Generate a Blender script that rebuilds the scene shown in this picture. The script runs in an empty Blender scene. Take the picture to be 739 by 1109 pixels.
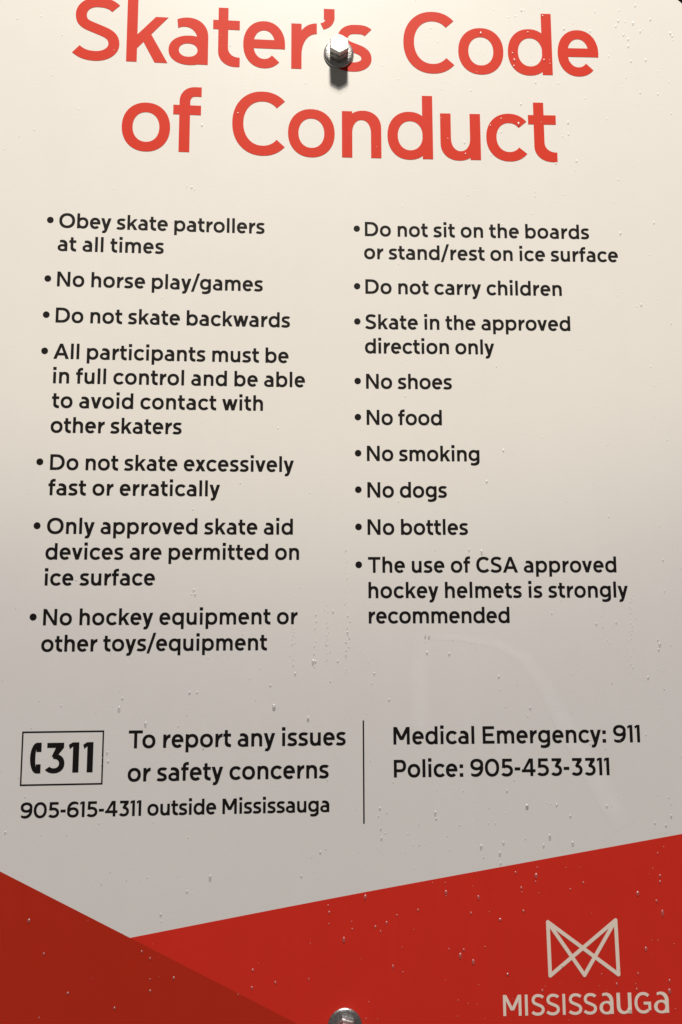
import bpy, bmesh, math, random
from mathutils import Vector, Matrix
from mathutils.geometry import delaunay_2d_cdt

random.seed(7)
SC = bpy.context.scene
C = SC.collection
MM = 0.001
BASE = 1.5            # height of the sign's datum above the ground (m)

# ---------------------------------------------------------------- camera
# sign plane: x to the right, y up, z towards the viewer;  world = (x, -z, y + BASE)
S2W = Matrix(((1, 0, 0, 0), (0, 0, -1, 0), (0, 1, 0, BASE), (0, 0, 0, 1)))
cam_d = bpy.data.cameras.new("camera")
cam = bpy.data.objects.new("camera", cam_d)
C.objects.link(cam)
ROT = Matrix(((0.9986282408126556, -0.0032142275290928234, -0.05226189235774128),
              (-0.0030548446589160764, 0.9928374135700877, -0.11943424190561325),
              (0.05227145086498753, 0.11943005884972957, 0.9914656607606838)))
cam.matrix_world = S2W @ Matrix.Translation((0, 0, 0.7)) @ ROT.to_4x4()
cam_d.sensor_fit = 'VERTICAL'
cam_d.sensor_height = 24.0
cam_d.lens = 24.0 * 850.0 / 1109.0
cam_d.clip_start = 0.01
cam_d.clip_end = 200.0
SC.camera = cam

# ---------------------------------------------------------------- world, lamp, exposure
w = bpy.data.worlds.new("World")
SC.world = w
w.use_nodes = True
bg = w.node_tree.nodes['Background']
bg.inputs['Color'].default_value = (1.0, 0.93, 0.86, 1)
bg.inputs['Strength'].default_value = 0.085
LAMP_POS = (0.04, 6.30, 3.05)
LAMP_POWER = 668.0
ld = bpy.data.lights.new("flood_lamp", 'AREA')
ld.shape = 'DISK'
ld.size = 0.95
ld.energy = LAMP_POWER
ld.color = (0.985, 0.92, 0.885)
lamp = bpy.data.objects.new("flood_lamp", ld)
C.objects.link(lamp)
lp = S2W @ Vector(LAMP_POS)
lamp.location = lp
lamp.rotation_euler = ((S2W @ Vector((0.03, 0.15, 0))) - lp).to_track_quat('-Z', 'Y').to_euler()
# the flood's warm inner beam: its soft lower edge falls across the sheet above the contact lines
sd = bpy.data.lights.new("beam_lamp", 'SPOT')
sd.energy = 1120.0
sd.color = (1.0, 0.91, 0.66)
sd.shadow_soft_size = 0.045
sd.spot_size = math.radians(40)
sd.spot_blend = 0.08
beam = bpy.data.objects.new("beam_lamp", sd)
C.objects.link(beam)
beam.location = lp
edge = Vector((0.03, -0.082, 0)) - Vector(LAMP_POS)
aim = Matrix.Rotation(math.radians(20), 3, 'X') @ edge
beam.rotation_euler = (S2W.to_3x3() @ aim).to_track_quat('-Z', 'Y').to_euler()
SC.view_settings.view_transform = 'Standard'
SC.view_settings.look = 'None'
SC.view_settings.exposure = 0.0
SC.view_settings.gamma = 1.0
SC.view_settings.use_curve_mapping = False
SC.cycles.max_bounces = 8
SC.cycles.transparent_max_bounces = 8

# ---------------------------------------------------------------- the sign's gentle bow
BX, BK, BS = 0.0360483, 0.0209186, 0.08

def bow(x):
    return BK * (math.sqrt((x - BX) ** 2 + BS * BS) - BS)

def on_sign(x, y, h=0.0):
    """millimetres on the sign face -> world, h = height above the face in mm"""
    X = x * MM
    t = (X - BX) / math.sqrt((X - BX) ** 2 + BS * BS) * BK
    n = Vector((-t, 0, 1)).normalized()
    p = Vector((X, y * MM, bow(X))) + n * (h * MM)
    return S2W @ p

def frame_at(x, y):
    """world matrix of the face at (x, y): local z leaves the face, local y points up"""
    X = x * MM
    t = (X - BX) / math.sqrt((X - BX) ** 2 + BS * BS) * BK
    zx = Vector((-t, 0, 1)).normalized()
    xx = Vector((1, 0, t)).normalized()
    m = Matrix(((xx.x, 0, zx.x, X), (xx.y, 1, zx.y, y * MM), (xx.z, 0, zx.z, bow(X)), (0, 0, 0, 1)))
    return S2W @ m

# ---------------------------------------------------------------- materials
def new_mat(name):
    m = bpy.data.materials.new(name)
    m.use_nodes = True
    return m, m.node_tree.nodes, m.node_tree.links, m.node_tree.nodes['Principled BSDF']

def print_mat(name, col, rough=0.38, var=0.03, scale=60, bump=0.02, spec=0.5):
    m, N, L, P = new_mat(name)
    tc = N.new('ShaderNodeTexCoord')
    n1 = N.new('ShaderNodeTexNoise'); n1.inputs['Scale'].default_value = scale; n1.inputs['Detail'].default_value = 6
    n2 = N.new('ShaderNodeTexNoise'); n2.inputs['Scale'].default_value = 6; n2.inputs['Detail'].default_value = 4
    L.new(tc.outputs['Object'], n1.inputs['Vector']); L.new(tc.outputs['Object'], n2.inputs['Vector'])
    mix = N.new('ShaderNodeMix'); mix.data_type = 'RGBA'; mix.blend_type = 'MIX'
    a = tuple(c * (1 - var) for c in col) + (1,)
    b = tuple(min(1, c * (1 + var)) for c in col) + (1,)
    mix.inputs['A'].default_value = a; mix.inputs['B'].default_value = b
    add = N.new('ShaderNodeMath'); add.operation = 'ADD'
    sc = N.new('ShaderNodeMath'); sc.operation = 'MULTIPLY'; sc.inputs[1].default_value = 0.5
    # faint downward rain marks: noise drawn out along the sheet's upright
    mp = N.new('ShaderNodeMapping'); mp.inputs['Scale'].default_value = (1.0, 1.0, 0.06)
    n4 = N.new('ShaderNodeTexNoise'); n4.inputs['Scale'].default_value = 75; n4.inputs['Detail'].default_value = 5
    L.new(tc.outputs['Object'], mp.inputs['Vector']); L.new(mp.outputs['Vector'], n4.inputs['Vector'])
    ad0 = N.new('ShaderNodeMath'); ad0.operation = 'ADD'
    L.new(n1.outputs['Fac'], ad0.inputs[0]); L.new(n4.outputs['Fac'], ad0.inputs[1])
    L.new(ad0.outputs[0], add.inputs[0]); L.new(n2.outputs['Fac'], add.inputs[1]); L.new(add.outputs[0], sc.inputs[0])
    sc.inputs[1].default_value = 0.3333
    L.new(sc.outputs[0], mix.inputs['Factor'])
    L.new(mix.outputs['Result'], P.inputs['Base Color'])
    mr = N.new('ShaderNodeMapRange'); mr.inputs['To Min'].default_value = rough - 0.06; mr.inputs['To Max'].default_value = rough + 0.1
    L.new(n2.outputs['Fac'], mr.inputs['Value']); L.new(mr.outputs['Result'], P.inputs['Roughness'])
    P.inputs['Specular IOR Level'].default_value = spec
    if bump:
        n3 = N.new('ShaderNodeTexNoise'); n3.inputs['Scale'].default_value = 420; n3.inputs['Detail'].default_value = 3
        L.new(tc.outputs['Object'], n3.inputs['Vector'])
        bp = N.new('ShaderNodeBump'); bp.inputs['Strength'].default_value = bump; bp.inputs['Distance'].default_value = 0.001
        L.new(n3.outputs['Fac'], bp.inputs['Height']); L.new(bp.outputs['Normal'], P.inputs['Normal'])
    return m

M_WHITE = print_mat("white_sign_sheet", (0.80, 0.785, 0.755), var=0.04, scale=40, bump=0.03, spec=0.3)
M_BLACK = print_mat("black_print", (0.011, 0.0095, 0.0095), rough=0.5, var=0.1, spec=0.12)
M_TITLE = print_mat("coral_red_print", (0.64, 0.038, 0.017), rough=0.5, spec=0.12)
M_RED = print_mat("bright_red_print", (0.71, 0.030, 0.016), rough=0.4, spec=0.35, var=0.10)
M_DARKRED = print_mat("deep_red_print", (0.505, 0.026, 0.009), rough=0.4, spec=0.35, var=0.10)
M_PALE = print_mat("pale_beige_print", (0.93, 0.80, 0.68), rough=0.42)
M_EDGE = print_mat("raw_aluminium_edge", (0.5, 0.5, 0.5), rough=0.4)
M_NIGHT = print_mat("night_dark", (0.004, 0.004, 0.0045), rough=0.9, spec=0.0, bump=0)

def metal(name, col, rough, wear=0.12):
    m, N, L, P = new_mat(name)
    P.inputs['Metallic'].default_value = 1.0
    tc = N.new('ShaderNodeTexCoord')
    n = N.new('ShaderNodeTexNoise'); n.inputs['Scale'].default_value = 520; n.inputs['Detail'].default_value = 8
    L.new(tc.outputs['Object'], n.inputs['Vector'])
    r = N.new('ShaderNodeMapRange'); r.inputs['To Min'].default_value = rough - wear; r.inputs['To Max'].default_value = rough + wear
    L.new(n.outputs['Fac'], r.inputs['Value']); L.new(r.outputs['Result'], P.inputs['Roughness'])
    mx = N.new('ShaderNodeMix'); mx.data_type = 'RGBA'
    mx.inputs['A'].default_value = tuple(c * 0.45 for c in col) + (1,); mx.inputs['B'].default_value = col + (1,)
    L.new(n.outputs['Fac'], mx.inputs['Factor']); L.new(mx.outputs['Result'], P.inputs['Base Color'])
    b = N.new('ShaderNodeBump'); b.inputs['Strength'].default_value = 0.45; b.inputs['Distance'].default_value = 0.0006
    L.new(n.outputs['Fac'], b.inputs['Height']); L.new(b.outputs['Normal'], P.inputs['Normal'])
    return m

M_ZINC = metal("zinc_plated_steel", (0.76, 0.76, 0.75), 0.37)
M_BOLT = metal("galvanised_bolt_steel", (0.50, 0.50, 0.49), 0.47)

def water_mat():
    m, N, L, P = new_mat("rain_water")
    out = N['Material Output']
    N.remove(P)
    tr = N.new('ShaderNodeBsdfTransparent')
    sh = N.new('ShaderNodeBsdfAnisotropic'); sh.inputs['Roughness'].default_value = 0.48
    df = N.new('ShaderNodeBsdfDiffuse'); df.inputs['Color'].default_value = (0.95, 0.95, 0.95, 1)
    a = N.new('ShaderNodeMixShader'); a.inputs['Fac'].default_value = 0.03
    b = N.new('ShaderNodeMixShader'); b.inputs['Fac'].default_value = 0.27
    L.new(tr.outputs[0], a.inputs[1]); L.new(df.outputs[0], a.inputs[2])
    L.new(a.outputs[0], b.inputs[1]); L.new(sh.outputs[0], b.inputs[2])
    L.new(b.outputs[0], out.inputs['Surface'])
    return m
M_WATER = water_mat()

def glare_mat(name, under, amount, **kw):
    """painted glare: the printed surface itself, whitened where a faint reflection shows"""
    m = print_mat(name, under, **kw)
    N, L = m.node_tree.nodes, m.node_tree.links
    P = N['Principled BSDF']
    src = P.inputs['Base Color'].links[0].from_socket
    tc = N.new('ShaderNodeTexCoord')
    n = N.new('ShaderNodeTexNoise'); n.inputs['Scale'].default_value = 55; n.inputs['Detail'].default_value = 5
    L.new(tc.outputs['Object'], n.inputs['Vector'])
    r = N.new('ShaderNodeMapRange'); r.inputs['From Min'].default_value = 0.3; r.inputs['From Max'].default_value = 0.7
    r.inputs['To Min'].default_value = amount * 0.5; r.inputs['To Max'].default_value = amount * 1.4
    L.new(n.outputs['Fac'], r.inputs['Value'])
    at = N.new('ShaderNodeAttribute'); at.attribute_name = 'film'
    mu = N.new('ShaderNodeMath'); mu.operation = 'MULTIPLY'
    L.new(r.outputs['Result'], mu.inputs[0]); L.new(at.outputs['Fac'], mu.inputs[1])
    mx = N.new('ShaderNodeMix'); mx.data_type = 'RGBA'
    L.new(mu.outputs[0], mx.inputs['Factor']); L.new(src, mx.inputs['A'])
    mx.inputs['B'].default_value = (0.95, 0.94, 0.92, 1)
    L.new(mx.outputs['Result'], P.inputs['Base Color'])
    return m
M_GLARE = glare_mat("painted_glare_on_white", (0.80, 0.785, 0.755), 0.22, var=0.04, scale=40, bump=0.03, spec=0.3)

# ---------------------------------------------------------------- object helpers
def link(o, parent=None):
    C.objects.link(o)
    if parent is not None:
        o.parent = parent
        o.matrix_parent_inverse = Matrix.Identity(4)
    return o

def mesh_obj(name, verts, faces, mat, parent=None, smooth=False):
    """verts in world space; the parent's world matrix is removed"""
    if parent is not None:
        inv = world_of(parent).inverted()
        verts = [inv @ v for v in verts]
    me = bpy.data.meshes.new(name)
    me.from_pydata([tuple(v) for v in verts], [], faces)
    me.materials.append(mat)
    if smooth:
        for p in me.polygons: p.use_smooth = True
    me.update()
    return link(bpy.data.objects.new(name, me), parent)

def world_of(o):
    m = o.matrix_basis.copy()
    p = o.parent
    while p is not None:
        m = p.matrix_basis @ m
        p = p.parent
    return m

def tag(o, label, cat, group=None, kind=None):
    if label: o['label'] = label
    if cat: o['category'] = cat
    if group: o['group'] = group
    if kind: o['kind'] = kind
    return o

# ================================================================ the lettering, drawn stroke by stroke
# Units: capital height 100.  A glyph = (ink width, [polygons]); overlapping polygons are merged per line.
XH, ASC, DESC, OS = 74.5, 102.5, -27.0, 1.5
EXPO = 2.14

def ell(box, a):
    x0, y0, x1, y1 = box
    cx, cy, rx, ry = (x0 + x1) / 2, (y0 + y1) / 2, (x1 - x0) / 2, (y1 - y0) / 2
    c, s = math.cos(a), math.sin(a)
    e = 2 / EXPO
    return (cx + rx * math.copysign(abs(c) ** e, c), cy + ry * math.copysign(abs(s) ** e, s))

def ring(outer, inner, a0=0, a1=360, n=40):
    n = max(4, int(n * abs(a1 - a0) / 360) + 2)
    out = []
    A = [math.radians(a0 + (a1 - a0) * i / n) for i in range(n + 1)]
    for i in range(n):
        out.append([ell(outer, A[i]), ell(outer, A[i + 1]), ell(inner, A[i + 1]), ell(inner, A[i])])
    return out

def inset(b, w_, h_):
    return (b[0] + w_, b[1] + h_, b[2] - w_, b[3] - h_)

def rect(x0, y0, x1, y1):
    return [(x0, y0), (x1, y0), (x1, y1), (x0, y1)]

def bez(p0, p1, p2, p3, n=10):
    r = []
    for i in range(n + 1):
        t = i / n; u = 1 - t
        r.append((u**3*p0[0] + 3*u*u*t*p1[0] + 3*u*t*t*p2[0] + t**3*p3[0],
                  u**3*p0[1] + 3*u*u*t*p1[1] + 3*u*t*t*p2[1] + t**3*p3[1]))
    return r

def pen(path, w_, h_):
    """stroke along a path with an elliptical pen (w_ across verticals, h_ across horizontals)"""
    pts = [path[0]]
    for p in path[1:]:
        if math.hypot(p[0] - pts[-1][0], p[1] - pts[-1][1]) > 1e-4: pts.append(p)
    k = w_ / h_
    q = [(x, y * k) for x, y in pts]
    nrm = []
    for i in range(len(q)):
        a = q[max(0, i - 1)]; b = q[min(len(q) - 1, i + 1)]
        dx, dy = b[0] - a[0], b[1] - a[1]; l = math.hypot(dx, dy)
        nrm.append((-dy / l, dx / l))
    hw = w_ / 2
    L_ = [(x + n[0] * hw, (y + n[1] * hw) / k) for (x, y), n in zip(q, nrm)]
    R_ = [(x - n[0] * hw, (y - n[1] * hw) / k) for (x, y), n in zip(q, nrm)]
    return [[R_[i], R_[i + 1], L_[i + 1], L_[i]] for i in range(len(q) - 1)]

def s_curve(W, H0, H1, w_, h_, spine=1.0):
    xl, xr = w_ / 2, W - w_ / 2
    yb, yt = H0 + h_ / 2, H1 - h_ / 2
    H = H1 - H0; cy = (H0 + H1) / 2
    top = (W * 0.50, yt); bot = (W * 0.49, yb)
    xl2 = xl + W * 0.035
    le = (xl2, H0 + H * 0.725); ri = (xr, H0 + H * 0.272)
    cen = (W * 0.50, cy + H * 0.005)
    t0 = (W * 0.905, H0 + H * 0.835); t1 = (W * 0.065, H0 + H * 0.175)
    k = 0.56
    P = bez(t0, (t0[0] - W * .11, t0[1] + H * .075), (top[0] + W * .17, yt), top)
    P += bez(top, (top[0] - k * (top[0] - xl2), yt), (xl2, le[1] + k * (yt - le[1])), le)
    P += bez(le, (xl2, le[1] - H * .15), (cen[0] - W * .20, cen[1] + H * .055), cen)
    P += bez(cen, (cen[0] + W * .20, cen[1] - H * .055), (xr, ri[1] + H * .15), ri)
    P += bez(ri, (xr, ri[1] - k * (ri[1] - yb)), (bot[0] + k * (xr - bot[0]), yb), bot)
    P += bez(bot, (bot[0] - W * .19, yb), (t1[0] + W * .12, t1[1] - H * .07), t1)
    return pen(P, w_, h_)

def diag(p0, p1, wx):
    """parallelogram with horizontal ends of width wx; p0, p1 are left ends"""
    if p0[1] > p1[1]: p0, p1 = p1, p0
    return [(p0[0], p0[1]), (p0[0] + wx, p0[1]), (p1[0] + wx, p1[1]), (p1[0], p1[1])]

def glyph(ch, w, h):
    """-> (width, left bearing, right bearing, polygons)"""
    ST, RD = 8.0, 4.2
    dw = w * 1.12
    if ch == ' ': return 0, 14, 14, []
    if ch == 'o':
        b = (0, -OS, 71, XH + OS); return 71, RD, RD, ring(b, inset(b, w, h))
    if ch == 'O':
        b = (0, -OS, 97, 100 + OS); return 97, 5, 5, ring(b, inset(b, w * 1.06, h * 1.04))
    if ch == 'C':
        b = (0, -OS, 92, 100 + OS); i_ = inset(b, w * 1.06, h * 1.05)
        return 80.5, 5, 3, ring(b, i_, 44, 316, 44)
    if ch == 'c':
        b = (0, -OS, 71, XH + OS); return 62, RD, 2.5, ring(b, inset(b, w, h), 41, 319)
    if ch == 'G':
        b = (0, -OS, 92, 100 + OS); i_ = inset(b, w * 1.06, h * 1.05)
        return 86, 5, 6, ring(b, i_, 46, 310, 44) + [rect(48, 41, 86, 41 + h), rect(86 - w, 14, 86, 41 + h)]
    if ch == 'e':
        W = 65; b = (0, -OS, W, XH + OS); i_ = inset(b, w, h)
        return W, RD, 3.6, ring(b, i_, -9, 315) + [rect(w * 0.6, 31, W - 1.2, 31 + h * 0.95)]
    if ch == 'a':
        W = 59.5
        b = (0, -OS, W + 4, 46.5)
        P = [rect(W - w, 0, W, 48)]
        P += ring(b, (w * 0.98, h * 0.88 - OS, W - w, 46.5 - h * 0.85), 0, 360, 34)
        P = [P[0]] + [[(min(x, W - 0.3), y) for x, y in q] for q in P[1:]]
        o2 = (-3, 14, W, XH + OS); i2 = (4, 14, W - w, XH + OS - h)
        P += ring(o2, i2, 0, 119, 44)
        return W, 3.4, 7.2, P
    if ch in 'bdpq':
        W = 69.5
        left = ch in 'bp'
        y0, y1 = (0, ASC) if ch in 'bd' else (DESC, XH)
        b = (0, -OS, W - 0.14 * w, XH + OS); i_ = (w, h - OS, W - w * 0.98, XH + OS - h)
        R = ring(b, i_)
        if left:
            R = [[(W - x, y) for x, y in reversed(q)] for q in R]
            return W, ST - 1, RD, R + [rect(0, y0, w, y1)]
        return W, RD, ST - 1, R + [rect(W - w, y0, W, y1)]
    if ch == 'g':
        W = 68.5
        b = (0, 2.5, W - 0.14 * w, XH + OS); i_ = (w, h + 2.0, W - w * 0.98, XH + OS - h)
        P = ring(b, i_) + [rect(W - w, -1, W, XH)]
        o2 = (-2, DESC - 1, W, 26); i2 = (5, DESC - 1 + h, W - w, 24)
        P += ring(o2, i2, 360, 236, 44)
        return W, RD, ST - 1, P
    if ch in 'nhm':
        W = 60.5 if ch != 'm' else 57.5
        def arch(x0, W_):
            o_ = (x0 + 0.30 * w, XH + OS - 56, x0 + W_, XH + OS); i_ = (x0 + w, XH + OS - h - 42, x0 + W_ - w, XH + OS - h)
            yc_o = (o_[1] + o_[3]) / 2; yc_i = (i_[1] + i_[3]) / 2
            return ring(o_, i_, 0, 180, 40) + [[(x0 + W_ - w, 0), (x0 + W_, 0), (x0 + W_, yc_o), (x0 + W_ - w, yc_i)]]
        P = [rect(0, 0, w, ASC if ch == 'h' else XH)] + arch(0, W)
        if ch == 'm':
            P += arch(W - w, W); return 2 * W - w, ST, ST - 1, P
        return W, ST, ST - 1, P
    if ch == 'u':
        W, l, r, P = glyph('n', w, h)
        W2 = 61.5
        return W, ST - 1, ST, [[(W - x, XH - y) for x, y in q] for q in P]
    if ch == 'r':
        W = 39.5
        P = [rect(0, 0, w, XH)]
        P += ring((0.42 * w, -14, 0.42 * w + 2 * (W - 0.42 * w), XH + OS), (w, -14, w + 2 * (W - w), XH + OS - h * 1.16), 90, 180, 44)
        return W, ST, 1.5, P
    if ch == 't':
        W = 43.5; x = 8.5
        P = [rect(x, 24, x + w, 95), rect(0, XH - h, W - 0.5, XH)]
        P += ring((x, -OS, x + 58, 50), (x + w, -OS + h * 1.02, x + 52, 46), 180, 283, 44)
        q = []
        for p_ in P: q.append([(min(a, W), b) for a, b in p_])
        return W, 1.5, 2.5, q
    if ch == 'f':
        W = 41.5; x = 9
        P = [rect(x, 0, x + w, 81.5), rect(0, XH - h, W - 0.5, XH)]
        q_ = max(w + 7, 22.5)
        P += ring((x, 56, x + 2 * q_, ASC + 1.5), (x + w, 56 + h, x + 2 * q_ - w, ASC + 1.5 - h), 90, 180, 44)
        P += [rect(x + q_ - .5, ASC + 1.5 - h, W, ASC + 1.5)]
        # lower shoulders down to the stem
        return W, 1.5, 1.0, P
    if ch == 'k':
        W = 62
        P = [rect(0, 0, w, ASC), [(w - 1, 21), (62, XH), (44.0 - (w - 15), XH), (w - 1, 43.5)],
             [(23 - (w - 15) * .6, 38), (43.5 - (w - 15), 0), (62, 0), (33, 52)]]
        return W, ST, 0.8, P
    if ch == 'l': return w, ST, ST, [rect(0, 0, w, ASC)]
    if ch == 'i':
        d = w * 1.18
        return d, ST - 1, ST - 1, [rect((d - w) / 2, 0, (d + w) / 2, XH), rect(0, 88, d, 88 + d * 0.96)]
    if ch == 's':
        return 54, 2.8, 3.4, s_curve(54, -OS, XH + OS, w, h)
    if ch == 'S':
        return 68.5, 3.4, 4.4, s_curve(68.5, -OS, 100 + OS, w * 1.03, h * 1.03)
    if ch == 'v':
        W = 63; return W, .8, .8, [diag((W/2 - dw/2, 0), (0, XH), dw), diag((W/2 - dw/2, 0), (W - dw, XH), dw)]
    if ch == 'w':
        W = 95; a = W * 0.30; d = w * 1.08
        return W, 1, 1, [diag((a - d/2, 0), (0, XH), d), diag((a - d/2, 0), (W/2 - d/2, XH), d),
                         diag((W - a - d/2, 0), (W/2 - d/2, XH), d), diag((W - a - d/2, 0), (W - d, XH), d)]
    if ch == 'x':
        W = 60; d = w * 1.2
        return W, .8, .8, [diag((0, 0), (W - d - 1, XH), d), diag((W - d, 0), (1, XH), d)]
    if ch == 'y':
        W = 63; m = W / 2
        sl = (W - dw - (m - dw/2)) / XH
        P = [diag((m - dw/2 - .5, 0), (0, XH), dw)]
        yb = -10
        P.append(diag((m - dw/2 + sl * yb, yb), (W - dw, XH), dw))
        x_ = m + sl * yb
        path = bez((x_ + 1.2, yb + 2), (x_ - 4, yb - 11), (x_ - 9, DESC + h/2), (7.5, -20), 10)
        path = bez((x_ + .6, yb + 1.5), (x_ - 5.5, -24), (x_ - 13, DESC + h/2 - 1.2), (8.5, -18.0), 12)
        P += pen(path, w, h)
        return W, .8, .8, P
    if ch == 'N':
        W = 80; return W, 9, 9, [rect(0, 0, w, 100), rect(W - w, 0, W, 100), [(W - w * 1.1, 0), (W, 0), (w * 1.1, 100), (0, 100)]]
    if ch == 'D':
        W = 86
        o_ = (-12, 0, W, 100); i_ = (4, h, W - w * 1.06, 100 - h)
        P = [rect(0, 0, w, 100), rect(0, 0, 38, h), rect(0, 100 - h, 38, 100)]
        P += [[(max(2, x), y) for x, y in q] for q in ring(o_, i_, -88, 88, 48)]
        return W, 9, 5, P
    if ch == 'P':
        W = 69
        o_ = (10, 30, W, 100); i_ = (10 + w, 30 + h, W - w * 1.03, 100 - h)
        P = [rect(0, 0, w, 100), rect(0, 100 - h, 42, 100), rect(0, 30, 42, 30 + h)]
        return W, 9, 4, P + ring(o_, i_, -90, 90, 44)
    if ch == 'E':
        W = 67; return W, 9, 5, [rect(0, 0, w, 100), rect(0, 0, W, h), rect(0, 100 - h, W - 1, 100), rect(0, 51 - h/2, W - 7, 51 + h/2)]
    if ch == 'T':
        W = 76; return W, 2.5, 2.5, [rect(0, 100 - h, W, 100), rect(W/2 - w/2, 0, W/2 + w/2, 100)]
    if ch == 'A':
        W = 93; d = w * 1.15; top = w * 1.05
        return W, 1.5, 1.5, [[(0, 0), (d, 0), (W/2 + top/2 - 1, 100.7), (W/2 - top/2, 100.7)], [(W - d, 0), (W, 0), (W/2 + top/2, 100.7), (W/2 - top/2 + 1, 100.7)],
                             rect(W * .19, 23, W * .81, 23 + h)]
    if ch == 'M':
        W = 92; d = w * 1.18
        return W, 9, 9, [rect(0, 0, w, 100), rect(W - w, 0, W, 100), [(W/2 - d*.5, 26), (W/2 + d*.5, 26), (d, 100), (0, 100)], [(W/2 - d*.5, 26), (W/2 + d*.5, 26), (W, 100), (W - d, 100)]]
    if ch == 'I': return w, 9, 9, [rect(0, 0, w, 100)]
    if ch == '1':
        W = 30; return W, 3, 8, [rect(W - w, 0, W, 100.5), [(0, 88 - h * 0.55), (3, 98.5 - 8), (W - w + 2, 100.5), (W - w, 100.5 - h * 1.0)]][:1] + [[(0, 92.5), (3.2, 92.5 - h * .86), (W - w + 3, 100.5 - h * 0.62), (W - w + 3, 100.5), (W - w - 1, 100.5)]]
    if ch == '3':
        W = 66
        P = [rect(8, 100 - h, W - 3, 100), diag((23.5, 53), (W - 3 - w * 1.45, 100 - h), w * 1.45)]
        P[1] = [(24, 55), (35, 47), (W - 3, 100 - h + .5), (W - 3 - w * 1.5, 100 - h + .5)]
        b = (-3, -OS, W, 63); i_ = (-3 + w, h - OS, W - w, 63 - h)
        P += ring(b, i_, 97, -143, 44)
        P += [[(24, 55), (33, 48.5), (33, 63 - h), (33, 62.8)]] if False else []
        return W, 4, 4.5, P
    if ch == '4':
        W = 78; sx = 48
        return W, 3, 3, [rect(sx, 0, sx + w, 100), rect(2, 22, W, 22 + h), [(0, 22 + h * .2), (0, 34), (sx + 3, 100), (sx + w, 100), (sx + 1, 100 - w * 1.0), (18, 34), (14, 26)]][:2] + \
            [[(0, 22), (w * 1.2, 22 + h - 4), (sx + w * .8, 100), (sx - w * .38, 100)], [(0, 22), (16, 22), (16, 22 + h), (0, 33)]]
    if ch == '5':
        W = 69
        P = [rect(9, 100 - h, W - 5, 100), [(7, 46), (7 + w * 1.0, 52), (9.5 + w, 100), (9.5, 100)]]
        b = (-5, -OS, W, 65); i_ = (-5 + w, h - OS, W - w, 65 - h)
        P += ring(b, i_, 132, -142, 44)
        return W, 4, 4.5, P
    if ch in '69':
        W = 73
        b = (0, -OS, W, 64); i_ = (w, h - OS, W - w, 64 - h)
        P = ring(b, i_)
        o2 = (0, -OS - 4, W + 14, 100 + OS); i2 = (w, -OS + h, W + 8, 100 + OS - h)
        P += ring(o2, i2, 55, 184, 44)
        if ch == '9':
            P = [[(W - x, 100 - y) for x, y in q] for q in P]
            return W, 4, 4.5, P
        return W, 4.5, 4, P
    if ch == '0':
        b = (0, -OS, 81, 100 + OS); return 81, 4.5, 4.5, ring(b, inset(b, w, h))
    if ch == '/':
        W = 55; d = w * .98; return W, -1, -1, [diag((0, -14), (W - d, 112), d)]
    if ch == '-':
        return 32, 5, 5, [rect(0, 33, 32, 33 + h * 1.05)]
    if ch == ':':
        d = w * 1.2; return d, 9, 8, [rect(0, 0, d, d), rect(0, 50, d, 50 + d)]
    if ch == "'":
        P = [[(3.5, 88), (3.5 + w * 1.12, 88), (3.5 + w * 1.12, 102), (3.5, 102)]]
        P = [rect(4.0, 83, 20.5, 101)]
        P += pen(bez((14.2, 88), (13.6, 79), (9.5, 73.5), (1.2, 71.5), 8), w * 0.82, h * 0.72)
        return 20.6, 3, 3, P
    raise ValueError(ch)

KERN = {('T', 'o'): -9, ('r', 'a'): -1, ('y', ':'): -3, ('y', '/'): -2, ('/', 'g'): -4, ('/', 'e'): -4, ('k', 'e'): -1.5, ('r', 'o'): -1,
        ('s', '/'): -1, ('1', '1'): 0, ('w', 'a'): -1, ('v', 'o'): -1.5, ('o', 'v'): -1.5, ('a', 'v'): 0, ('e', 'y'): -1, ('a', 'y'): 0}

def layout(text, w, h, space):
    """-> list of (pen offset with zero tracking, index, polygons), ink width, gaps"""
    x = None; gl = []; n = 0; prev = None
    for ch in text:
        W, l, r, P = glyph(ch, w, h)
        if ch == ' ':
            x += space; prev = ' '
            n += 1; continue
        if x is None: x = 0
        else: x += l + KERN.get((prev, ch), 0)
        gl.append((x, n, P)); last = (x + W, n)
        x += W + r; n += 1; prev = ch
    return gl, last

def merged_mesh(polys):
    """union of overlapping polygons -> vertices, triangles (all polygons made counter-clockwise)"""
    V, F = [], []
    for q in polys:
        a = sum(q[i][0] * q[(i + 1) % len(q)][1] - q[(i + 1) % len(q)][0] * q[i][1] for i in range(len(q)))
        if abs(a) < 1e-7: continue
        if a < 0: q = list(reversed(q))
        F.append(list(range(len(V), len(V) + len(q))))
        V += [Vector(p) for p in q]
    r = delaunay_2d_cdt(V, [], F, 0, 1e-5, True)
    tris = [t for t, o in zip(r[2], r[5]) if o]
    used = sorted({i for t in tris for i in t}); mp = {i: k for k, i in enumerate(used)}
    return [tuple(r[0][i]) for i in used], [tuple(mp[i] for i in t) for t in tris]

INK = 0.16      # mm the printed film stands off the sheet

def printed(name, polys, mat, parent, h=INK):
    v, t = merged_mesh(polys)
    return mesh_obj(name, [on_sign(x, y, h) for x, y in v], t, mat, parent)

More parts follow.
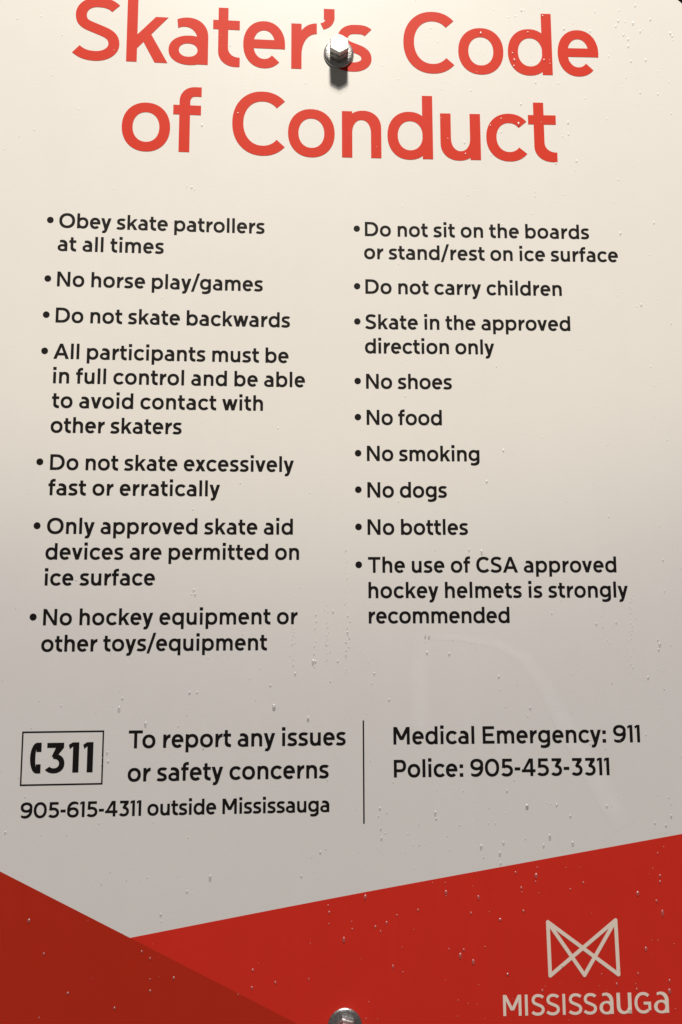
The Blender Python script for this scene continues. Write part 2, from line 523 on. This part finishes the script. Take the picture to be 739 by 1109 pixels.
def text_polys(text, x0, x1, y, cap, w, h, space=30.0, ys=1.0):
    """polygons in mm of one line of lettering whose ink runs from x0 to x1 on baseline y"""
    s = cap / 100.0
    gl, (xe, n) = layout(text, w / WIDE, h, space / WIDE)
    track = ((x1 - x0) / (s * WIDE) - xe) / max(1, n)
    sx = s * WIDE
    if DEBUG: print("TRACK %-36s %.2f" % (text, track))
    out = []
    for gx, gi, P in gl:
        for q in P:
            out.append([(x0 + (gx + gi * track + px) * sx, y + py * s * ys) for px, py in q])
    return out
DEBUG = False
WIDE = 1.055

def word_polys(words, y, cap, w, h):
    """words given letter by letter: (char, left mm, right mm)"""
    s = cap / 100.0; out = []
    for ch, a, b in words:
        W, l, r, P = glyph(ch, w, h)
        k = (b - a) / (W * s)
        for q in P:
            out.append([(a + px * s * k, y + py * s) for px, py in q])
    return out

# ================================================================ the setting: darkness behind the sign
v = [S2W @ Vector(p) for p in ((-3, -1.5, -0.9), (3, -1.5, -0.9), (3, 3.0, -0.9), (-3, 3.0, -0.9))]
bk = mesh_obj("backdrop", v, [(0, 1, 2, 3)], M_NIGHT)
bk['kind'] = 'structure'

# ================================================================ the sign
SIGN = bpy.data.objects.new("notice_sign", None)
link(SIGN)
SIGN.empty_display_size = 0.1
SX0, SX1, SY0, SY1, SR = -312.0, 384.3, -418.0, 603.2, 30.0
SIGN.location = on_sign(36, SY0)
tag(SIGN, "white skating rules sign with red heading, black rules and red base, beaded with rain", "sign")

def round_rect(x0, y0, x1, y1, r, n=14):
    pts = []
    for cx, cy, a0 in ((x1 - r, y0 + r, -90), (x1 - r, y1 - r, 0), (x0 + r, y1 - r, 90), (x0 + r, y0 + r, 180)):
        for i in range(n + 1):
            a = math.radians(a0 + 90 * i / n); pts.append((cx + r * math.cos(a), cy + r * math.sin(a)))
    return pts

def slab(name, outline, h0, h1, mat, parent, step=12.0, side_mat=None):
    """a sheet following the bow of the sign: front face at h1, back at h0 (mm), cut in vertical strips"""
    bm = bmesh.new()
    vs = [bm.verts.new((x, y, 0)) for x, y in outline]
    bm.faces.new(vs)
    xs = [p[0] for p in outline]; x = math.floor(min(xs) / step) * step
    while x < max(xs):
        bmesh.ops.bisect_plane(bm, geom=bm.verts[:] + bm.edges[:] + bm.faces[:], plane_co=(x, 0, 0), plane_no=(1, 0, 0))
        x += step
    bm.normal_update()
    if h0 is not None:
        r = bmesh.ops.extrude_face_region(bm, geom=bm.faces[:])
        top = [g for g in r['geom'] if isinstance(g, bmesh.types.BMVert)]
        for g in top: g.co.z = 1.0
    inv = world_of(parent).inverted()
    for q in bm.verts:
        hh = h1 if (h0 is None or q.co.z > .5) else h0
        q.co = inv @ on_sign(q.co.x, q.co.y, hh)
    bmesh.ops.recalc_face_normals(bm, faces=bm.faces[:])
    me = bpy.data.meshes.new(name); bm.to_mesh(me); bm.free()
    me.materials.append(mat)
    if side_mat:
        me.materials.append(side_mat)
        for p in me.polygons:
            if abs(p.normal.y) < 0.5: p.material_index = 1
    return link(bpy.data.objects.new(name, me), parent)

panel = slab("panel", round_rect(SX0, SY0, SX1, SY1, SR), -2.0, 0.0, M_WHITE, SIGN, side_mat=M_EDGE)

# ---- the red base: a bright band and a deeper wedge that crosses it
def cut_outline(pts_fn, keep):  # outline of the sheet kept on one side of straight lines
    bm = bmesh.new()
    bm.faces.new([bm.verts.new((x, y, 0)) for x, y in round_rect(SX0 + .4, SY0 + .4, SX1 - .4, SY1 - .4, SR - .4)])
    for (ax, ay), (bx, by) in keep:       # keep what lies to the right of a->b
        d = Vector((bx - ax, by - ay, 0)); n = Vector((d.y, -d.x, 0))
        bmesh.ops.bisect_plane(bm, geom=bm.verts[:] + bm.edges[:] + bm.faces[:], plane_co=(ax, ay, 0), plane_no=n, clear_inner=True)
    f = max(bm.faces, key=lambda q: q.calc_area())
    o = [(l.vert.co.x, l.vert.co.y) for l in f.loops]
    bm.free(); return o
VX = (-139.8, -272.7)
LA = (-247.5, -218.2); LB = (-2.5, -344.6); RB = (333.2, -197.4)
dl = ((LB[0] - LA[0]), (LB[1] - LA[1]))
LW = (VX[0] - 0.3 * dl[0], VX[1] - 0.3 * dl[1]); LE = (VX[0] + 0.6 * dl[0], VX[1] + 0.6 * dl[1])
wedge = slab("red_band", cut_outline(None, [(LW, LE)]), None, 0.10, M_DARKRED, SIGN)
wedge['label'] = "deeper red wedge in the lower left corner"
band = slab("red_band", cut_outline(None, [(VX, RB), (LE, LW)]), None, 0.10, M_RED, SIGN)
band['label'] = "bright red band rising to the right"

# ---- heading (letter positions measured on the sheet)
TW, TH = 15.9, 15.2
T1 = [('S', -215.7, -172.6), ('k', -166.0, -127.2), ('a', -126.6, -89.2), ('t', -84.8, -59.0), ('e', -55.9, -15.7), ('r', -9.8, 14.9),
      ("'", 19.1, 32.2), ('s', 34.0, 67.9), ('C', 99.0, 148.9), ('o', 152.6, 196.9), ('d', 201.3, 244.9), ('e', 250.4, 290.7)]
T2 = [('o', -168.0, -123.2), ('f', -120.7, -94.4), ('C', -65.3, -15.1), ('o', -12.5, 32.0), ('n', 38.9, 76.6), ('d', 82.5, 126.2),
      ('u', 133.5, 172.3), ('c', 177.8, 216.7), ('t', 218.9, 246.3)]
TCAP = 63.4
printed("heading_text", word_polys(T1, 513.6, TCAP, TW, TH), M_TITLE, SIGN)
printed("heading_text", word_polys(T2, 424.2, TCAP, TW, TH), M_TITLE, SIGN)

# ---- the rules
BW, BH = 18.0, 16.3
BCAP = 13.95
def disc(x, y, r, n=28):
    return [(x + r * math.cos(2 * math.pi * i / n), y + r * math.sin(2 * math.pi * i / n)) for i in range(n)]
LXB, RXB = -229.5, 52.6
RULES = [
    (LXB, [("Obey skate patrollers", -221.5, -33.8, 345.8), ("at all times", -222.0, -126.3, 323.5)]),
    (LXB, [("No horse play/games", -221.2, -35.0, 289.7)]),
    (LXB, [("Do not skate backwards", -221.1, -9.7, 255.6)]),
    (LXB, [("All participants must be", -221.7, -10.8, 221.8), ("in full control and be able", -221.3, 4.3, 199.2),
           ("to avoid contact with", -221.3, -33.8, 176.7), ("other skaters", -221.5, -106.4, 154.1)]),
    (LXB, [("Do not skate excessively", -220.6, -5.6, 120.6), ("fast or erratically", -221.3, -71.4, 98.0)]),
    (LXB, [("Only approved skate aid", -221.0, -6.2, 63.9), ("devices are permitted on", -221.4, -0.6, 41.4), ("ice surface", -221.2, -126.7, 18.9)]),
    (LXB, [("No hockey equipment or", -221.0, -1.7, -15.3), ("other toys/equipment", -221.7, -28.4, -37.8)]),
    (RXB, [("Do not sit on the boards", 60.2, 273.8, 346.0), ("or stand/rest on ice surface", 59.3, 300.6, 323.4)]),
    (RXB, [("Do not carry children", 60.3, 245.5, 289.5)]),
    (RXB, [("Skate in the approved", 60.0, 252.3, 255.4), ("direction only", 59.5, 180.0, 232.1)]),
    (RXB, [("No shoes", 60.3, 139.7, 198.6)]),
    (RXB, [("No food", 60.6, 129.8, 164.7)]),
    (RXB, [("No smoking", 60.6, 163.7, 131.2)]),
    (RXB, [("No dogs", 60.8, 133.1, 97.7)]),
    (RXB, [("No bottles", 60.7, 151.6, 63.9)]),
    (RXB, [("The use of CSA approved", 60.9, 285.7, 29.9), ("hockey helmets is strongly", 61.1, 295.3, 7.3), ("recommended", 61.2, 187.2, -15.0)]),
]
for bx, lines in RULES:
    P = []
    for t, x0, x1, y in lines:
        P += text_polys(t, x0, x1, y, BCAP, BW, BH)
    r = printed("rule_text", P, M_BLACK, SIGN)
    printed("bullet", [disc(bx, lines[0][3] + 7.1, 3.0)], M_BLACK, r)

# ---- contacts
CW, CH = 17.8, 16.2
printed("contact_text", text_polys("To report any issues", -145.5, 40.4, -119.6, 14.8, CW, CH) +
        text_polys("or safety concerns", -145.5, 25.6, -147.1, 14.8, CW, CH), M_BLACK, SIGN)
printed("contact_text", text_polys("905-615-4311 outside Mississauga", -232.9, 26.1, -175.2, 12.6, 18.0, 16.4), M_BLACK, SIGN)
printed("contact_text", text_polys("Medical Emergency: 911", 82.0, 300.0, -119.5, 14.8, CW, CH) +
        text_polys("Police: 905-453-3311", 82.1, 271.5, -147.3, 14.8, CW, CH), M_BLACK, SIGN)
printed("divider_line", [rect(55.2, -185.4, 56.5, -98.8)], M_BLACK, SIGN)

bx0, bx1, by0, by1, bt = -234.4, -166.2, -149.0, -104.4, 1.25
printed("number_frame", [rect(bx0, by0, bx1, by0 + bt), rect(bx0, by1 - bt, bx1, by1), rect(bx0, by0, bx0 + bt, by1), rect(bx1 - bt, by0, bx1, by1)], M_BLACK, SIGN)
printed("number_text", word_polys([('3', -215.2, -198.4), ('1', -195.3, -186.6), ('1', -183.3, -174.8)], -138.8, 24.7, 17.6, 16.6), M_BLACK, SIGN)
# the handset: a curved grip with two flat ear pads facing right
hx, hy0, hy1 = -227.0, -139.0, -113.8
hp = []
cyh = (hy0 + hy1) / 2; hh = (hy1 - hy0) / 2
for i in range(14):
    def prof(t):
        a = math.radians(90 + 180 * t)
        o = (hx + 5.6 + 5.6 * math.cos(a), cyh + hh * math.sin(a))
        q = (hx + 5.6 + 1.2 * math.cos(a), cyh + (hh - 4.0) * math.sin(a))
        return o, q
    a, b = prof(i / 14), prof((i + 1) / 14)
    hp.append([a[0], b[0], b[1], a[1]])
hp += [rect(hx + 5.0, hy1 - 7.6, hx + 9.2, hy1), rect(hx + 5.0, hy0, hx + 9.0, hy0 + 7.4)]
printed("handset_icon", hp, M_BLACK, SIGN)

# ---- emblem of crossing lines and the city's name
def round_stroke(a, b, wd, n=12):
    dx, dy = b[0] - a[0], b[1] - a[1]; th = math.atan2(dy, dx); r = wd / 2
    p = [(a[0] + r * math.cos(th + math.pi / 2 + math.pi * i / n), a[1] + r * math.sin(th + math.pi / 2 + math.pi * i / n)) for i in range(n + 1)]
    p += [(b[0] + r * math.cos(th - math.pi / 2 + math.pi * i / n), b[1] + r * math.sin(th - math.pi / 2 + math.pi * i / n)) for i in range(n + 1)]
    return p
eA, eB, eC, eD, eE = (212.6, -268.2), (271.2, -267.6), (213.2, -311.3), (242.6, -311.4), (271.8, -311.4)
em = [round_stroke(a, b, 3.15) for a, b in ((eA, eC), (eB, eE), (eA, eD), (eA, eE), (eB, eD), (eB, eC))]
printed("line_emblem", em, M_PALE, SIGN, h=INK + 0.1)

NB = [('M', 85, 197), ('I', 219, 240), ('S', 258, 339), ('S', 349, 432), ('I', 450, 470), ('S', 487, 570), ('S', 579, 661),
      ('a', 677, 764), ('u', 784, 876), ('G', 894, 996), ('a', 1014, 1106)]
x_a, x_b = 172.3, 313.8
NP = []
for ch, a, b in NB:
    X0 = x_a + (a - 85) / (1106 - 85) * (x_b - x_a); X1 = x_a + (b - 85) / (1106 - 85) * (x_b - x_a)
    cap = 16.6; wv = 14.4
    sy = 1.0
    if ch in 'au': sy = 100 / XH
    if ch == 'I': X1 = X0 + wv * cap / 100
    W, l, r, P = glyph(ch, wv, 13.8 / sy if ch in 'au' else 13.8)
    k = (X1 - X0) / W
    NP += [[(X0 + px * k, -342.6 + py * cap / 100 * sy) for px, py in q] for q in P]
printed("city_name", NP, M_PALE, SIGN, h=INK + 0.1)

# ================================================================ bolts
def lathe_verts(profile, n):
    V, F = [], []
    for r, z in profile:
        for i in range(n):
            a = 2 * math.pi * i / n; V.append((r * math.cos(a), r * math.sin(a), z))
    for j in range(len(profile) - 1):
        for i in range(n):
            F.append((j * n + i, j * n + (i + 1) % n, (j + 1) * n + (i + 1) % n, (j + 1) * n + i))
    return V, F

def hex_prism(profile, rot, steps=6):
    """hexagon lofted through (across-flats, z) with chamfer circles on the front"""
    V, F = [], []
    n = 6 * steps
    for af, z, circ in profile:
        for i in range(n):
            a = 2 * math.pi * i / n
            k = math.cos(math.pi / 6) / math.cos((a % (math.pi / 3)) - math.pi / 6)
            r_hex = af / 2 / math.cos(math.pi / 6) * k
            r = min(r_hex, circ) if circ else r_hex
            V.append((r * math.cos(a + rot), r * math.sin(a + rot), z))
    for j in range(len(profile) - 1):
        for i in range(n):
            F.append((j * n + i, j * n + (i + 1) % n, (j + 1) * n + (i + 1) % n, (j + 1) * n + i))
    F.append(tuple((len(profile) - 1) * n + i for i in range(n)))
    return V, F

def local_mesh(name, V, F, mat, parent, smooth_angle=None):
    me = bpy.data.meshes.new(name)
    me.from_pydata([(x * MM, y * MM, z * MM) for x, y, z in V], [], F)
    me.materials.append(mat); me.update()
    if smooth_angle:
        for p in me.polygons: p.use_smooth = True
        try: me.set_sharp_from_angle(angle=math.radians(smooth_angle))
        except Exception: pass
    return link(bpy.data.objects.new(name, me), parent)

def make_bolt(x, y, rot):
    m = world_of(SIGN).inverted() @ frame_at(x, y)
    b = bpy.data.objects.new("bolt", None); link(b, SIGN); b.matrix_basis = m; b.empty_display_size = 0.02
    V, F = lathe_verts([(4.6, 0.05), (14.1, 0.05), (14.6, 0.5), (14.5, 1.1), (13.6, 1.9), (11.0, 2.5), (7.5, 2.7), (4.6, 2.7)], 56)
    local_mesh("washer", V, F, M_ZINC, b, 40)
    af = 17.4
    V, F = hex_prism([(af - .8, 2.6, None), (af, 3.2, None), (af, 7.4, None), (af - .6, 8.0, 9.2), (af - 1.6, 8.4, 8.3),
                      (af - 1.6, 8.9, 8.3), (af - .4, 9.4, 9.3), (af, 10.0, None), (af, 14.3, None), (af - .3, 14.7, 9.9), (af - .9, 15.05, 9.5)], rot)
    local_mesh("hex_head", V, F, M_BOLT, b, 25)
    V, F = lathe_verts([(4.5, -14), (4.5, 2.65)], 24)
    local_mesh("shank", V, F, M_ZINC, b, 40)
    return b
make_bolt(36.0, 530.5, math.radians(90 + 2))
make_bolt(38.8, -347.5, math.radians(90 + 14))

# ================================================================ rain on the sheet
# photo pixel blocks: (origin x, origin y, scale) then zoomed positions and sizes
BLOCKS = [
 (369, 0, 1.997, "363,37,1 391,22,2 437,35,2 405,70,2 372,115,2 376,130,3 375,143,2 303,72,3 440,130,2 453,138,1 495,133,1 483,62,2 503,50,1 540,67,2 422,178,2 470,180,1 195,60,1 210,90,1 282,195,1 390,225,2 530,212,1 550,25,1 602,22,1 637,12,2 670,42,2 600,45,2 595,57,2 615,47,1 632,50,3 648,68,2 612,75,2 622,85,2 622,100,2 713,72,2 717,78,2 719,86,1 580,122,1 628,132,2 660,130,2 618,168,1 648,200,2 686,203,2 347,257,2 385,268,3 324,272,2 347,285,1 492,265,2 493,290,2 480,295,1 232,300,1 268,308,2 270,333,2 510,348,2 466,353,2 378,35,1 325,335,1 601,388,1 715,245,1"),
 (0, 0, 1.997, "498,98,1 437,270,2 415,405,2 405,402,1 421,410,1 42,295,1 75,280,1 10,322,1 515,245,2 38,40,1 90,35,1 170,235,1 135,75,1"),
 (369, 210, 1.997, "605,85,2 678,62,2 420,5,1 275,2,1 650,240,2 640,243,1 337,372,1 715,280,1"),
 (369, 420, 1.997, "352,135,2 316,202,2 707,112,1 305,355,3 278,350,2 697,372,2 700,440,1 580,278,1 457,487,1 553,510,2 596,507,2 690,555,3 688,566,2 686,545,1 187,573,2 235,575,2 125,245,1 205,350,1 12,350,1 20,505,1 14,520,1 17,535,1 12,550,1 18,560,1 11,575,1"),
 (0, 420, 1.997, "602,87,1 520,205,1 418,262,1 420,437,2 415,446,1 165,415,1 683,492,1 685,505,1 682,520,1 684,548,1 680,575,1 683,592,2"),
 (369, 640, 1.997, "342,185,2 410,253,2 357,250,1 405,270,1 105,235,2 73,178,2 68,200,1 665,187,2 587,198,1 700,212,1 360,432,2 403,465,3 205,480,3 207,492,2 85,470,2 82,487,1 100,480,1 715,460,1 335,502,1 660,310,1 375,408,1 540,330,1"),
 (180, 640, 3.36, "105,12,2 608,75,2 545,85,1 540,200,1 535,258,3 540,275,1 662,90,1 660,150,2 668,170,2 655,235,2 625,255,2 470,300,2 380,343,2 393,425,3 598,328,1 517,465,3 85,370,2 115,368,1 75,450,1 45,490,1 305,318,1"),
 (0, 730, 1.997, "265,52,2 258,75,3 85,57,1 133,68,1 315,108,3 593,70,3 667,97,2 412,40,1 425,40,1 232,170,2 234,188,2 222,182,1 220,195,1 12,342,2 55,265,1 407,353,1 455,440,3 405,470,2 652,437,2 693,385,2 348,520,2 350,535,1 220,453,1 440,160,2 63,533,3 95,605,2 147,690,2 248,722,2 307,600,2 325,615,2 325,660,1 325,685,2 376,657,2 547,640,2 545,678,2 596,667,2 668,660,1 515,693,1 710,500,1 712,515,2 712,540,1 85,743,1 265,560,1"),
 (370, 880, 3.889, "165,68,2 168,108,2 185,85,1 588,143,3 667,172,3 670,213,2 682,128,2 598,188,1 497,52,1 280,88,1 100,355,3 440,335,3 437,295,1 577,357,3 322,410,2 545,423,2 667,450,2 233,432,1 190,463,2 143,480,2 165,500,1 10,535,3 43,460,1 45,490,1 500,602,3 515,577,2 555,628,3 217,648,2 258,672,1 452,575,1 605,565,1 700,680,2 733,252,2"),
 (550, 860, 3.91, "82,52,3 178,180,3 275,208,3 152,218,2 265,92,2 207,45,2 420,50,2 623,122,2 670,132,2 692,93,2 683,12,1 75,188,1 120,345,3 118,370,1 125,310,1 58,397,2 60,415,1 320,375,2 265,402,1 550,420,3 645,345,2 645,370,2 630,452,2 655,503,3 67,495,2 635,250,1"),
 (530, 980, 3.536, "43,55,2 130,22,1 600,168,3 570,263,2 488,303,2 690,290,2 690,330,3 203,328,2 70,265,2 565,322,2 540,405,3 430,265,1 280,235,2"),
]
# where each of those beads sits on the sheet (mm), worked out once from the sheet's own geometry
def sheet_mm(px, py):
    d = ROT @ Vector(((px - 369.5) / 850.0, -(py - 554.5) / 850.0, -1.0))
    t = 0.7 / -d.z
    for _ in range(6):
        t = (bow(t * d.x) - 0.7) / d.z
    return t * d.x / MM, t * d.y / MM

def drop_mesh(seed):
    rnd = random.Random(seed)
    rings, seg = 6, 14
    V, F = [], []
    ph = rnd.uniform(0, 6.28)
    for j in range(rings):
        t = j / rings
        r = math.cos(t * math.pi / 2) ** 0.8; z = math.sin(t * math.pi / 2) * 0.56
        for i in range(seg):
            a = 2 * math.pi * i / seg
            k = 1 + 0.08 * math.sin(2 * a + ph) + 0.05 * math.sin(3 * a + 2 * ph)
            sag = -0.16 * math.sin(t * math.pi)
            V.append((r * k * math.cos(a), r * k * math.sin(a) * 1.08 + sag, z))
    V.append((0, -0.02, 0.56))
    for j in range(rings - 1):
        for i in range(seg):
            F.append((j * seg + i, j * seg + (i + 1) % seg, (j + 1) * seg + (i + 1) % seg, (j + 1) * seg + i))
    for i in range(seg):
        F.append(((rings - 1) * seg + i, (rings - 1) * seg + (i + 1) % seg, rings * seg))
    me = bpy.data.meshes.new("raindrop"); me.from_pydata(V, [], F); me.materials.append(M_WATER)
    for p in me.polygons: p.use_smooth = len(p.vertices) < 5
    me.update(); return me
DROPS = [drop_mesh(i) for i in range(7)]

def side(y, x, k):    # True where a line a->b has the point below it
    (ax, ay), (bx, by) = k
    return (bx - ax) * (y - ay) - (by - ay) * (x - ax) < 0

MARKS = [("the C of the upper heading", 124, 545), ("the o of the upper heading", 175, 537), ("the d of the upper heading", 223, 545),
         ("the last e of the upper heading", 270, 537), ("the rounded top right corner", 350, 570), ("the start of the upper heading", -150, 545),
         ("the t and e of the upper heading", -50, 540), ("the first word of the lower heading", -140, 455), ("the C of the lower heading", -40, 455),
         ("the d of the lower heading", 104, 455), ("the u of the lower heading", 153, 450), ("the c of the lower heading", 197, 447),
         ("the last t of the lower heading", 232, 450), ("the lower heading line near the right edge", 330, 470),
         ("the boards rule near the right edge", 320, 345), ("the rule about boards", 180, 350), ("the rule about patrollers", -120, 350),
         ("the rule about direction", 200, 240), ("the rule about participants", -100, 190), ("the rule against food", 130, 165),
         ("the rule against smoking", 180, 138), ("the rule against dogs", 150, 104), ("the rule against bottles", 150, 70), ("the rule about excessive speed", -80, 110),
         ("the food rule near the right edge", 330, 165), ("the rule about helmets", 200, 20), ("the helmets rule near the right edge", 330, 20),
         ("the rule about skate aids", -100, 40), ("the rule about hockey equipment", -100, -25), ("the gap between the rule columns", 30, -20),
         ("the medical number", 190, -100), ("the right end of the medical number", 310, -105), ("the end of the word recommended", 210, -35), ("the police number", 180, -145),
         ("the boxed number 311", -200, -125), ("the words about any issues", -50, -100), ("the safety concerns line", -60, -150), ("the long outside number", -150, -190),
         ("the top of the divider line", 55, -80), ("the foot of the divider line", 56, -200), ("the meeting point of the two reds", -140, -265),
         ("the lower bolt", 39, -330), ("the emblem of crossing lines", 242, -290), ("the city name", 242, -340), ("the bright right-hand corner", 320, -290),
         ("the middle of the sloping band edge", 100, -245), ("the left end of the sloping band edge", -60, -265), ("the right end of the sloping band edge", 280, -215),
         ("the left edge", -235, -240), ("the lower left corner", -220, -320)]

LAB = []
def place_drop(px, py, size, k):
    x, y = sheet_mm(px, py)
    rad = {1: 0.58, 2: 0.9, 3: 1.3}[size] * random.uniform(0.88, 1.14)
    o = bpy.data.objects.new("raindrop", DROPS[k % len(DROPS)])
    C.objects.link(o)
    f = frame_at(x, y)
    stretch = random.uniform(1.0, 1.25) if size < 3 else random.uniform(1.15, 1.5)
    o.matrix_world = f @ Matrix.Translation((0, 0, (INK + 0.1 + 0.06) * MM)) @ Matrix.Diagonal((rad * MM, rad * MM * stretch, rad * MM, 1))
    if side(y, x, (LW, LE)) and x < 120 and y < -200: surf = "deep red"
    elif x > VX[0] and side(y, x, (VX, RB)): surf = "bright red"
    else: surf = "pale sheet"
    mk = min(MARKS, key=lambda m: (m[1] - x) ** 2 + (m[2] - y) ** 2)
    rel = "at" if math.hypot(mk[1] - x, mk[2] - y) < 18 else ("above" if y > mk[2] + 14 else ("below" if y < mk[2] - 14 else ("right of" if x > mk[1] else "left of")))
    adj = {1: "tiny", 2: "small", 3: "large"}[size]
    LAB.append((o, "%s raindrop on %s %s %s" % (adj, surf, rel, mk[0]), x, y))
    tag(o, LAB[-1][1], "raindrop", "raindrops clinging to the sign")
    return o
k = 0
for ox, oy, s, txt in BLOCKS:
    for it in txt.split():
        a, b, c = it.split(',')
        place_drop(ox + float(a) / s, oy + float(b) / s, int(c), k); k += 1

# beads whose descriptions coincide are told apart by their order from top to bottom
ORD = ["topmost", "second down", "third down", "fourth down", "fifth down", "sixth down", "seventh down", "eighth down"]
by = {}
for e in LAB: by.setdefault(e[1], []).append(e)
for lab, es in by.items():
    if len(es) == 1: continue
    es.sort(key=lambda e: -e[3])
    for i, e in enumerate(es):
        e[0]['label'] = lab + ", " + ("lowest" if i == len(es) - 1 else ORD[i])

# the finest spray between the beads: too many and too small to count
def spray():
    V, F = [], []
    rnd = random.Random(21)
    cols = [(683, 640, 730), (375, 590, 730), (318, 660, 725), (355, 655, 720)]
    spots = []
    for i in range(420):
        px, py = rnd.uniform(0, 739), rnd.uniform(0, 1109)
        if rnd.random() < 0.35: px = 369 + 370 * rnd.random() ** 0.7
        if 100 < py < 620 and rnd.random() < 0.6: continue
        spots.append((px, py, rnd.uniform(0.22, 0.5)))
    for cx, y0, y1 in cols:
        for i in range(26):
            spots.append((cx + rnd.gauss(0, 1.6), rnd.uniform(y0, y1), rnd.uniform(0.25, 0.5)))
    for px, py, r in spots:
        x, y = sheet_mm(px, py)
        f = frame_at(x, y) @ Matrix.Translation((0, 0, (INK + 0.16) * MM)) @ Matrix.Diagonal((r * MM, r * 1.15 * MM, r * MM, 1))
        me = DROPS[0]; b = len(V)
        V += [f @ v_.co for v_ in me.vertices]; F += [tuple(b + i for i in p.vertices) for p in me.polygons]
    o = mesh_obj("rain_spray", V, F, M_WATER)
    for p in o.data.polygons: p.use_smooth = len(p.vertices) < 5
    tag(o, "fine spray of rain specks scattered over the whole sign", "rain spray", None, 'stuff')
spray()

# ---- faint glare on the sheet, painted as whitened ribbons
def glare_ribbon(name, pts, widths, label, mat, h=0.03):
    """soft-edged ribbon along pixel-measured points of the sheet"""
    P = []
    for i in range(len(pts) - 1):
        for q in range(8):
            t = q / 8
            P.append((pts[i][0] * (1 - t) + pts[i + 1][0] * t, pts[i][1] * (1 - t) + pts[i + 1][1] * t, widths[i] * (1 - t) + widths[i + 1] * t))
    P.append(pts[-1] + (widths[-1],))
    Q = [(*sheet_mm(a, b), c) for a, b, c in P]
    V, F, A = [], [], []
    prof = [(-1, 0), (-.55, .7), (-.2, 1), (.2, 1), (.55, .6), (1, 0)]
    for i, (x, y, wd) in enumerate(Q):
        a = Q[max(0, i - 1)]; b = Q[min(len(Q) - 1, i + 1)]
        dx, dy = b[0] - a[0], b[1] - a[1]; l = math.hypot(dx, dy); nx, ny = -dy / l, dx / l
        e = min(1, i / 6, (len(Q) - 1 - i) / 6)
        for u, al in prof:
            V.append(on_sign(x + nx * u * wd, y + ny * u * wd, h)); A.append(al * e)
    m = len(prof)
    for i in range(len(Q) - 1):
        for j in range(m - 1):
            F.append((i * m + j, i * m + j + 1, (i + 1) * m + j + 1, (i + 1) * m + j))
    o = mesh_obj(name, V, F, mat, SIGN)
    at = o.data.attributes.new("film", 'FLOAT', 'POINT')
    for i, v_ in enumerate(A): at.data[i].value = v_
    o['label'] = label
    return o
glare_ribbon("glare_streak", [(460, 689), (500, 690), (540, 697), (570, 712), (590, 740), (610, 780), (640, 830), (662, 870), (676, 896)], [3, 3.5, 5, 7, 8.5, 9, 11, 11, 9],
      "faint curved streak of painted glare sweeping down to the right", M_GLARE)
glare_ribbon("glare_streak", [(458, 688), (454, 730), (456, 775), (462, 800)], [7, 10, 10, 8], "faint upright streak of painted glare above the medical number", M_GLARE)
